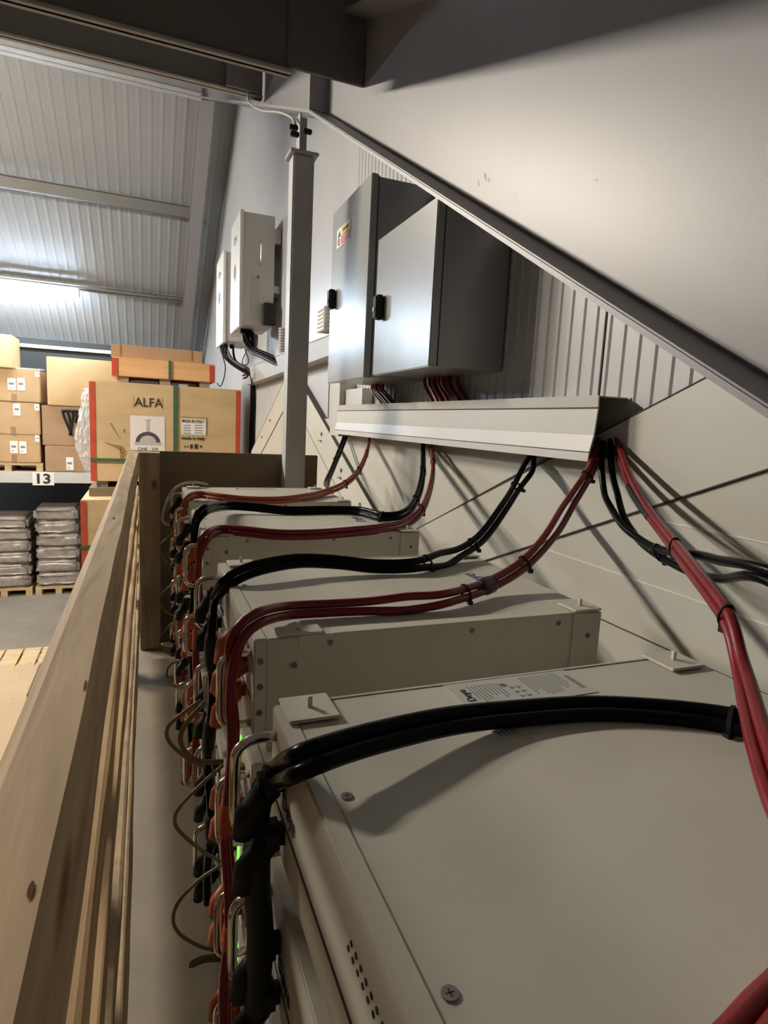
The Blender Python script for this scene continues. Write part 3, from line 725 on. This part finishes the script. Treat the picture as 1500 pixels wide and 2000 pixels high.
wire([pZ(405, 946, -.283), pY(380, 942, 2.52), pY(355, 946, 2.5), pY(333, 965, 2.5), pY(318, 1005, 2.5), pY(320, 1020, 2.5), pY(334, 1026, 2.5), pY(352, 1027, 2.5)], 'pale grey wire looping from the farthest battery lid past the end panel', M_greyw, .0055)

# ================================================================ TIMBER FENCE
t = thing('timber_fence', Vector((-.055, 1.0, DECK)), 'long slatted timber fence with a sawn top rail along the aisle', 'fence')
FXR = -.034
def wob(y, k): return .0022*math.sin(y*3.1+k)+.0015*math.sin(y*7.7+2*k)+.0008*math.sin(y*23+k)
def plank(z1, z0, xl, mt, name, k, y0=-1.2, y1=2.70):
    mb = MB(); ys = [y0+(y1-y0)*i/120 for i in range(121)]; vs = []; fs = []
    for y in ys:
        w = wob(y, k)
        if name == 'top_rail':
            wane = .008+.006*math.sin(y*1.3+.5)
            sec = [(FXR+w*.4, z0), (FXR+w*.4, z1-.0006), (FXR+w*.4-.0006, z1), (xl+wane, z1), (xl+wane*.3, z1-.004-wane*.5), (xl, z1-.02), (xl, z0)]
        else:
            sec = [(FXR+w*.6, z0), (FXR+w*.6+.0005, z1-.001), (FXR-.002, z1+w*.3), (xl, z1), (xl, z0)]
        vs += [(s[0], y, s[1]) for s in sec]
    n = len(sec)
    for i in range(120):
        for j in range(n): fs.append((i*n+j, i*n+(j+1) % n, (i+1)*n+(j+1) % n, (i+1)*n+j))
    fs += [list(range(n)), list(range(120*n, 121*n))]
    return mb.add(vs, fs).build(name, mt, t)
plank(-.160, -.252, -.071, M_rail, 'top_rail', 0)
plank(-.302, -.354, -.075, M_plank, 'plank', 1.3)
plank(-.428, -.482, -.075, M_plank, 'plank', 2.9)
plank(-.575, -.610, -.075, M_osb, 'plank', 4.1)
plank(-.725, -.905, -.075, M_osb, 'plank', 5.7)
for (px, py, l, w) in ((60, 1737, .0042, .0010), (222, 1012, .010, .0015), (166, 1338, .008, .0006)):
    c = pZ(px, py, -.1594); MB().add([(c.x+w*math.sin(a), c.y+l*math.cos(a), c.z) for a in [2*math.pi*i/12 for i in range(12)]], [list(range(12))[::-1]]).build('knot', M_knot, t)
for y in (-1.0, .72, 2.45):
    MB().box(-.118, -.076, y-.045, y+.045, DECK, -.292).build('fence_post', M_postw, t, bev=.003)
t = thing('end_panel', Vector((.35, 2.77, DECK)), 'dark brown plywood panel closing the end of the aisle behind the stacks', 'panel')
MB().box(.050, .752, 2.765, 2.783, DECK+.005, -.160).build('plywood_sheet', M_ply, t, bev=.001)
p = MB().box(-.033, .050, 2.705, 2.763, DECK+.002, -.1655).build('timber_post', M_postw, t, bev=.003)
for z in (-.235, -.985): MB().disc((.0, 2.705, z), (0, -1, 0), .005, .001).build('nail', M_screw, p)
struct(MB().box(-.03, 1.04, .60, .603, DECK, DECK+.0006).build('trim_6', M_seam))

# ================================================================ CRATES BEYOND
def crate(x0, x1, y0, y1, z0, z1, label, mt, straps=True, feet=True, group='wooden crates stacked by the gable wall', cw=.05):
    t = thing('wooden_crate', Vector(((x0+x1)/2, (y0+y1)/2, z0)), label, 'crate', group)
    zb = z0+.055 if feet else z0
    MB().box(x0+.004, x1-.004, y0+.004, y1-.004, zb, z1).build('box', mt, t, bev=.004)
    for x in (x0, x1-cw):
        for y in (y0, y1-cw): MB().box(x, x+cw, y, y+cw, zb, z1-.012).build('corner_strip', M_redtrim, t)
    if feet:
        for k in range(3):
            x = x0+.05+k*((x1-x0)-.2)/2
            MB().box(x, x+.1, y0+.02, y1-.02, z0, zb).build('skid', M_postw, t)
    return t
cr = crate(-.515, .920, 6.5, 7.6, -.745, .285, 'tall tan oven crate with red corners, green straps and a printed oven picture', M_crate)
fy = 6.503
def fpt(px, py, d=0.): v = pY(px, py, fy-d); return v
def fbox(px0, py0, px1, py1, d0, d1, name, mt, par):
    a = pY(px0, py0, fy); b = pY(px1, py1, fy)
    return MB().box(a.x, b.x, fy-d1, fy-d0, b.z, a.z).build(name, mt, par)
a = fpt(343, 755); MB().box(a.x-.022, a.x+.022, fy-.006, fy, -.69, .287).box(a.x-.022, a.x+.022, fy, 7.6, .285, .289).build('strap', M_strap, cr)
a = fpt(200, 898); MB().box(-.515, .92, fy-.008, fy, a.z-.016, a.z+.016).build('strap', M_strap, cr)
pp = fbox(254, 811, 322, 881, .0005, .002, 'oven_picture', M_pinkw, cr)
# generic oven drawing: dome, flue, base
c = fpt(289, 862); px = .0049
mb = MB(); pts = [(c.x+.115*math.cos(q), c.z-.01+.105*math.sin(q)) for q in [math.pi*i/20 for i in range(21)]]
mb.prism(pts, 1, fy-.0035, fy-.002); mb.build('dome_print', M_purple, pp)
mb = MB(); pts = [(c.x+.078*math.cos(q), c.z-.01+.068*math.sin(q)) for q in [math.pi*i/20 for i in range(21)]]
mb.prism(pts, 1, fy-.0045, fy-.0036).build('door_print', M_sticker, pp)
MB().box(c.x-.014, c.x+.014, fy-.0035, fy-.002, c.z+.09, c.z+.205).box(c.x-.026, c.x+.026, fy-.0036, fy-.002, c.z+.205, c.z+.22).build('flue_print', M_sticker, pp)
MB().box(c.x-.125, c.x+.125, fy-.0035, fy-.002, c.z-.035, c.z-.01).build('base_print', M_sticker, pp)
text('picture_caption', 'ONE - 270', .042, (c.x, fy-.003, c.z-.078), (1, 0, 0), (0, 0, 1), M_ink, cr)
c = fpt(290, 787); text('crate_logo', 'ALFA', .125, (c.x, fy-.002, c.z), (1, 0, 0), (0, 0, 1), M_ink, cr, sx=.92, bold=.004)
mb = MB()
a, b = fpt(260, 774), fpt(317, 800)
mb.box(a.x, a.x+.003, fy-.001, fy, b.z, a.z).box(b.x, b.x+.003, fy-.001, fy, b.z, a.z).build('logo_frame', M_tape, cr)
nb = fbox(354, 817, 402, 850, .0005, .002, 'notice_label', M_white, cr)
c = fpt(376, 823); text('notice_text', 'MADE IN ITALY', .042, (c.x+.005, fy-.003, c.z), (1, 0, 0), (0, 0, 1), M_ink, cr, sx=.75, bold=.03)
mb = MB()
for k, (l, yy) in enumerate(((358, 831), (358, 836), (358, 841), (358, 846))):
    a, b = fpt(l, yy-1.1), fpt(l+14, yy+1.1); mb.box(a.x, b.x, fy-.003, fy-.002, b.z, a.z)
    a, b = fpt(l+22, yy-1.1), fpt(l+38, yy+1.1); mb.box(a.x, b.x, fy-.003, fy-.002, b.z, a.z)
mb.build('notice_print', M_inkg, cr)
mb = MB()
a, b = fpt(353, 815), fpt(404, 817); mb.box(a.x, b.x, fy-.0006, fy, b.z+.004, a.z)
a, b = fpt(403, 816), fpt(405, 851); mb.box(a.x, b.x, fy-.0006, fy, b.z, a.z)
mb.build('notice_frame', M_tape, cr)
c = fpt(377, 856); text('notice_text', 'made in Italy', .045, (c.x, fy-.002, c.z), (1, 0, 0), (0, 0, 1), M_ink, cr, bold=.03)
mb = MB()
for q, (px_, w) in enumerate(((360, 2), (365, 2), (371, 5), (380, 6), (391, 3))):
    a, b = fpt(px_, 872-w*.8), fpt(px_+w, 872+w*.8); mb.box(a.x, b.x, fy-.002, fy, b.z, a.z)
mb.build('handling_icons', M_ink, cr)
def smudge(par, chain, w):
    mb = MB()
    for i in range(len(chain)-1):
        a, b = fpt(*chain[i]), fpt(*chain[i+1]); d = (b-a).normalized(); n_ = Vector((-d.z, 0, d.x))
        mb.add([a+n_*w[i]+Vector((0, -.001, 0)), b+n_*w[i+1]+Vector((0, -.001, 0)), b-n_*w[i+1]+Vector((0, -.001, 0)), a-n_*w[i]+Vector((0, -.001, 0))], [(0, 1, 2, 3)])
    mb.build('scrape', M_tape, par)
smudge(cr, [(204, 864), (222, 870), (238, 876), (241, 884), (236, 898)], [.003, .010, .025, .028, .006])
smudge(cr, [(216, 826), (225, 843), (235, 857)], [.008, .005, .003])
smudge(cr, [(242, 838), (243, 845)], [.010, .006])

cr = crate(-.315, .660, 6.55, 7.4, .290, .527, 'low orange pine crate with red ends lying on the tall oven crate', M_crateo, feet=True, cw=.055)
a = pY(332, 705, 6.55); MB().box(a.x-.014, a.x+.014, 6.545, 6.55, .345, .53).build('strap', M_strap, cr)
cb = MB().box(-.325, .540, 6.62, 7.3, .528, .655).build('long_carton', M_carton2, bev=.004); tag(cb, 'long flat brown carton topmost on the crate stack', 'carton', 'cartons')
for x in (-.24, .43): MB().box(x-.008, x+.008, 6.617, 7.305, .5285, .657).build('band', M_tape, cb)
cr = crate(-.585, .85, 6.2, 7.35, -1.80, -.835, 'lower tan crate with red corners, half hidden by the fence', M_crate)
MB().box(-.59, .855, 6.195, 6.2, -1.30, -1.27).build('strap', M_strap, cr)
cr2 = crate(-.585, .85, 6.2, 7.35, -2.9, -1.81, 'lowest tan crate of the stack beside the gable wall, behind the fence', M_crate)
bb = MB().box(-.53, .9, 6.45, 7.6, -.833, -.750).build('packing_board', M_ply); tag(bb, 'dark packing board sandwiched between the two tan crates', 'board')
def pallet(x0, x1, y0, y1, z0, label, group, nslat=6, along='y', h=.144):
    t = thing('wooden_pallet', Vector(((x0+x1)/2, (y0+y1)/2, z0)), label, 'pallet', group)
    k = nslat
    for i in range(k):
        if along == 'y':
            w = (x1-x0)/k; MB().box(x0+i*w+.012, x0+(i+1)*w-.012, y0, y1, z0+h-.022, z0+h).build('slat', M_palw, t)
        else:
            w = (y1-y0)/k; MB().box(x0, x1, y0+i*w+.012, y0+(i+1)*w-.012, z0+h-.022, z0+h).build('slat', M_palw, t)
    for i in range(3):
        x = x0+i*(x1-x0-.1)/2
        for j in range(3):
            y = y0+j*(y1-y0-.12)/2; MB().box(x, x+.1, y, y+.12, z0+.022, z0+h-.044).build('block', M_palw, t)
        MB().box(x, x+.1, y0, y1, z0, z0+.022).build('runner', M_palw, t)
    for j in range(3):
        y = y0+j*(y1-y0-.12)/2; MB().box(x0, x1, y, y+.12, z0+h-.044, z0+h-.022).build('stringer', M_palw, t)
    return t
pallet(-.585, .85, 6.2, 7.35, FLOOR, 'wooden pallet on the floor under the stack of tan crates', 'wooden pallets', h=.40)

# chipboard topped box and loose pallet in the lower left
t = thing('chipboard_box', Vector((-1.15, 4.4, FLOOR)), 'large pale chipboard box on the floor left of the fence', 'box')
MB().box(-1.75, -.55, 3.45, 5.10, FLOOR+.02, -2.03).build('box_side', M_osb, t, bev=.004)
mb = MB(); n = 60; vs = []; top = []
for i in range(n+1):
    x = -1.80+1.27*i/n; top.append((x, 5.17+.022*math.sin(i*1.9)+.018*math.sin(i*.77)+random.uniform(-.012, .012)))
pts = [(-.53, 3.40), (-.53, 5.17)] + top[::-1] + [(-1.80, 3.40)]
mb.prism(pts, 2, -2.03, -2.0); mb.build('lid', M_lidb, t)
for (px, py) in ((40, 1315), (25, 1364), (78, 1301)):
    c = pZ(px, py, -1.999); MB().disc(c, (0, 0, 1), .010, .0015, 7).build('lid_mark', M_tape, t)
for k in range(2):
    pallet(-2.05, -.85, 7.30, 8.33, FLOOR+.146*k, ['pale wooden pallet lowest in the pair behind the chipboard box', 'pale wooden pallet uppermost in the pair behind the chipboard box'][k], 'wooden pallets', nslat=6)

# ================================================================ PALLET RACK
RY = 11.8
t = thing('pallet_rack', Vector((-2., RY+.5, FLOOR)), 'pallet racking shelf with a grey beam numbered 13', 'rack')
MB().box(-4.5, .2, RY-.03, RY+.02, -1.29, -1.10).build('front_beam', M_inv, t, bev=.004)
MB().box(-4.5, .2, RY+1.0, RY+1.05, -1.29, -1.10).build('rear_beam', M_inv, t)
MB().box(-4.5, .2, RY+.02, RY+1.0, -1.12, -1.095).build('shelf_deck', M_palw, t)
for x in (-4.5, .1):
    for y in (RY+.02, RY+.95): MB().box(x, x+.1, y, y+.09, FLOOR, -.2).build('upright', M_dark, t)
a = pY(63, 924, RY-.033); b = pY(106, 948, RY-.033)
sgn = MB().box(a.x, b.x, RY-.036, RY-.031, b.z, a.z+.02).build('number_sign', M_white, t)
text('number', '13', .235, ((a.x+b.x)/2-.01, RY-.037, (a.z+b.z)/2+.0), (1, 0, 0), (0, 0, 1), M_ink, t, sx=1.12, bold=.035)
nt_ = MB()

def carton(x0, x1, y0, d, z0, z1, label, mt=M_carton, labels=(), tape=None, bulge=.0, small=False):
    t = thing('cardboard_carton', Vector(((x0+x1)/2, y0+d/2, z0)), label, 'carton', 'cartons')
    o = MB().box(x0, x1, y0, y0+d, z0, z1).build('box', mt, t, bev=.012, sub=6 if bulge else 0)
    if bulge:
        for v in o.data.vertices:
            p = v.co; u = (p.x/((x1-x0)/2)); w = ((p.z)/(z1-z0)*2-1)
            if abs(u) < .99 and abs(w) < .99: p.y += -bulge*(1-u*u)*(1-w*w)
    for (lx, lz, lw, lh) in labels:
        yy = y0-.004-bulge
        s = MB().box(lx, lx+lw, yy, yy+.004+bulge*.4, lz, lz+lh).build('paper_label', M_white, t)
        if not small:
            MB().box(lx+.02, lx+lw*.8, yy-.001, yy, lz+lh*.45, lz+lh*.62).box(lx+.02, lx+lw*.5, yy-.001, yy, lz+lh*.15, lz+lh*.2).build('label_print', M_inkg, s)
    if tape: MB().box(tape-.035, tape+.035, y0-.003, y0+d+.003, z1-.02, z1+.002).box(tape-.04, tape+.04, y0-.003, y0, z0, z0+.13).build('tape', M_tape, t)
    return t
def lbl(px0, py0, px1, py1):
    a = pY(px0, py0, RY-.01); b = pY(px1, py1, RY-.01); return (a.x, b.z, b.x-a.x, a.z-b.z)
carton(-2.72, -1.68, RY, .75, .08, .62, 'tan carton with two white labels, highest of the left shelf stack', M_carton, [lbl(14, 738, 31, 762), lbl(33, 738, 49, 763), lbl(68, 726, 77, 736)], -2.07)
carton(-2.72, -1.70, RY, .75, -.47, .07, 'tan carton with one tall white label, middle of the left shelf stack', M_carton, [lbl(25, 788, 40, 812), lbl(67, 789, 77, 802)], -2.1)
carton(-2.72, -1.71, RY, .75, -.945, -.475, 'tan carton with two white labels, directly on the shelf pallet', M_carton, [lbl(19, 861, 35, 885), lbl(37, 862, 52, 886), lbl(68, 850, 77, 863)], -2.1)
pallet(-2.72, -1.68, RY, RY+.8, -1.094, 'wooden pallet on the rack shelf under the left cartons', 'wooden pallets', 6, 'x', .144)
carton(-2.95, -2.06, RY-.05, .65, .625, 1.16, 'pale carton at the left picture edge, on top of the shelf stack', M_cartonl)
cbig = carton(-1.575, -.45, RY-.02, .8, .052, .865, 'big plain pale carton high on the rack shelf', M_cartonl, bulge=.03)
carton(-1.675, -.50, RY+.02, .7, -.64, .045, 'brown carton under the big plain carton, with black hanging marks', M_carton2)
carton(-1.64, -.50, RY-.01, .7, -1.09, -.645, 'brown carton with one white label resting on the rack shelf', M_carton2, [lbl(129, 893, 144, 918)])
mb = MB()
for ch in ([(121, 800), (124, 812), (129, 824), (135, 838), (140, 850)], [(130, 801), (134, 812), (137, 826), (139, 846)], [(137, 800), (142, 808), (140, 832), (136, 850)], [(147, 802), (149, 815), (148, 826)], [(122, 803), (130, 801), (138, 803), (148, 802), (153, 806)]):
    mb.tube(spline([pY(p[0], p[1], RY-.01) for p in ch], .05), .02, 6)
tag(mb.build('black_straps', M_blackp, smooth=True), 'tangled black straps hanging from under the big plain carton', 'strap')
# crumpled clear wrap beside the crate
mb = MB(); nu, nv = 14, 26; vs = []; fs = []
left = [(165, 758), (160, 775), (157, 795), (152, 820), (147, 850), (148, 875), (155, 895), (163, 912), (168, 920)]
for j in range(nv+1):
    s = j/nv*(len(left)-1); i0 = min(int(s), len(left)-2); f = s-i0
    lx = left[i0][0]*(1-f)+left[i0+1][0]*f; ly = left[i0][1]*(1-f)+left[i0+1][1]*f
    for i in range(nu+1):
        q = pY(lx+(196-lx)*i/nu, ly, RY-.045); q.y += random.uniform(-.035, 0)-.05*math.sin(math.pi*i/nu)*(1-j/nv)
        q.x += random.uniform(-.012, .012)
        if j == nv: q.z = -1.098; q.y = RY-.025
        vs.append(q)
for j in range(nv):
    for i in range(nu): fs.append((j*(nu+1)+i, j*(nu+1)+i+1, (j+1)*(nu+1)+i+1, (j+1)*(nu+1)+i))
mb.add(vs, fs)
wo = mb.build('plastic_wrap', M_wrap); tag(wo, 'crumpled clear plastic wrap beside the left edge of the oven crate', 'plastic wrap')
md = wo.modifiers.new('thickness', 'SOLIDIFY'); md.thickness = .002
mb = MB(); vs = []; fs = []
for j in range(5):
    for i in range(12):
        q = pY(32+i*5, 712+j*2.0, RY+.05+j*.08); q.z = .625+.03*abs(math.sin(i*1.1+j)); vs.append(q)
for j in range(4):
    for i in range(11): fs.append((j*12+i, j*12+i+1, (j+1)*12+i+1, (j+1)*12+i))
wo = mb.add(vs, fs).build('plastic_film', M_wrap); tag(wo, 'flat sheet of plastic film on top of the left shelf cartons', 'plastic film')

def sacks(x0, x1, y0, d, z0, z1, n, label, lab2):
    t = thing('wrapped_sack_stack', Vector(((x0+x1)/2, y0+d/2, z0)), label, 'sack stack')
    h = (z1-z0)/n
    for k in range(n):
        o = MB().box(x0+random.uniform(-.015, .015), x1+random.uniform(-.02, .02), y0, y0+d, z0+k*h, z0+(k+1)*h).build('sack_layer', M_sack, t, bev=.05, smooth=True, sub=4, seg=3)
        for v in o.data.vertices: v.co += Vector((random.uniform(-.012, .012), random.uniform(-.02, .02), random.uniform(-.008, .008)))
    pallet(x0-.02, x1+.02, y0, y0+d, FLOOR, lab2, 'wooden pallets', 6, 'x')
sacks(-2.75, -1.93, RY+.02, .9, FLOOR+.146, -1.90, 6, 'film wrapped grey sack stack under the shelf at the left picture edge', 'wooden pallet under the sack stack at the left picture edge')
sacks(-1.84, -1.15, RY+.02, .9, FLOOR+.146, -1.74, 6, 'film wrapped grey sack stack under the shelf below the 13 sign', 'wooden pallet under the sack stack below the 13 sign')

# ================================================================ LAMPS
def lamp(x0, x1, y, z, mt, label, hang=.25):
    t = thing('tube_lamp', Vector(((x0+x1)/2, y, z-.06)), label, 'lamp')
    MB().box(x0, x1, y-.06, y+.06, z+.02, z+.075).build('housing', M_lampbody, t, bev=.008)
    pts = [(y+.065*math.cos(a), z+.022+.075*math.sin(a)) for a in [math.pi+math.pi*i/10 for i in range(11)]]
    MB().prism(pts, 0, x0+.015, x1-.015).build('diffuser', mt, t, smooth=False)
    MB().box(x0, x0+.015, y-.065, y+.065, z-.054, z+.03).box(x1-.015, x1, y-.065, y+.065, z-.054, z+.03).build('end_cap', M_lampbody, t, bev=.004)
    for x in (x0+.2, x1-.2): MB().tube([(x, y, z+.07), (x, y, z+hang)], .004, 6).build('hanger', M_screw, t)
    return t
LY = 11.55
zl = pY(155, 574, LY).z
lamp(pY(155, 574, LY).x-1.6, pY(155, 574, LY).x, LY, zl, M_lamp, 'lit white tube lamp under the far roof at the left', .2)
ca = pY(357, 586, 11.65); 
tag(MB().tube([(-5, 11.65, ca.z+.01), (ca.x+.1, 11.65, ca.z)], .018, 10).build('conduit_pipe', M_steel, smooth=True), 'thin grey conduit pipe running beside the lit lamp to the far rafter', 'pipe')
lamp(-3.6, -2.1, 5.4, 2.36, M_lampw, 'lit warm tube lamp over the hall, just left of the picture', .60)
lamp(-6.2, -4.7, 5.4, 2.36, M_lampw, 'added warm fill lamp, unseen, farther left over the hall', .60)  # added out of view as warm fill light
lamp(-4.5, -2.95, LY, zl+.02, M_lamp, 'lit white tube lamp next in row, just outside the left edge', .2)
lamp(-6.5, -5.0, LY, zl, M_lamp, 'added white fill lamp, unseen, farther left under the far roof', .2)  # unseen extra tube, added to fill the hall with cool light

# ================================================================ WORLD, VIEW
W = bpy.data.worlds.new('world'); S.world = W; W.use_nodes = True
W.node_tree.nodes['Background'].inputs[0].default_value = (1., .91, .78, 1); W.node_tree.nodes['Background'].inputs[1].default_value = .045
for o in list(C.objects):
    if o.parent is None and o.type != 'CAMERA': o.location.z += H
for o in C.objects:
    if '_base' in o: del o['_base']
vs_ = S.view_settings
S.display_settings.display_device = 'sRGB'
vs_.view_transform = 'Standard'; vs_.look = 'None'; vs_.gamma = 1.; vs_.use_curve_mapping = False; vs_.exposure = 0.12
S.cycles.use_denoising = True
S.cycles.max_bounces = 8; S.cycles.diffuse_bounces = 5; S.cycles.glossy_bounces = 3; S.cycles.transparent_max_bounces = 8
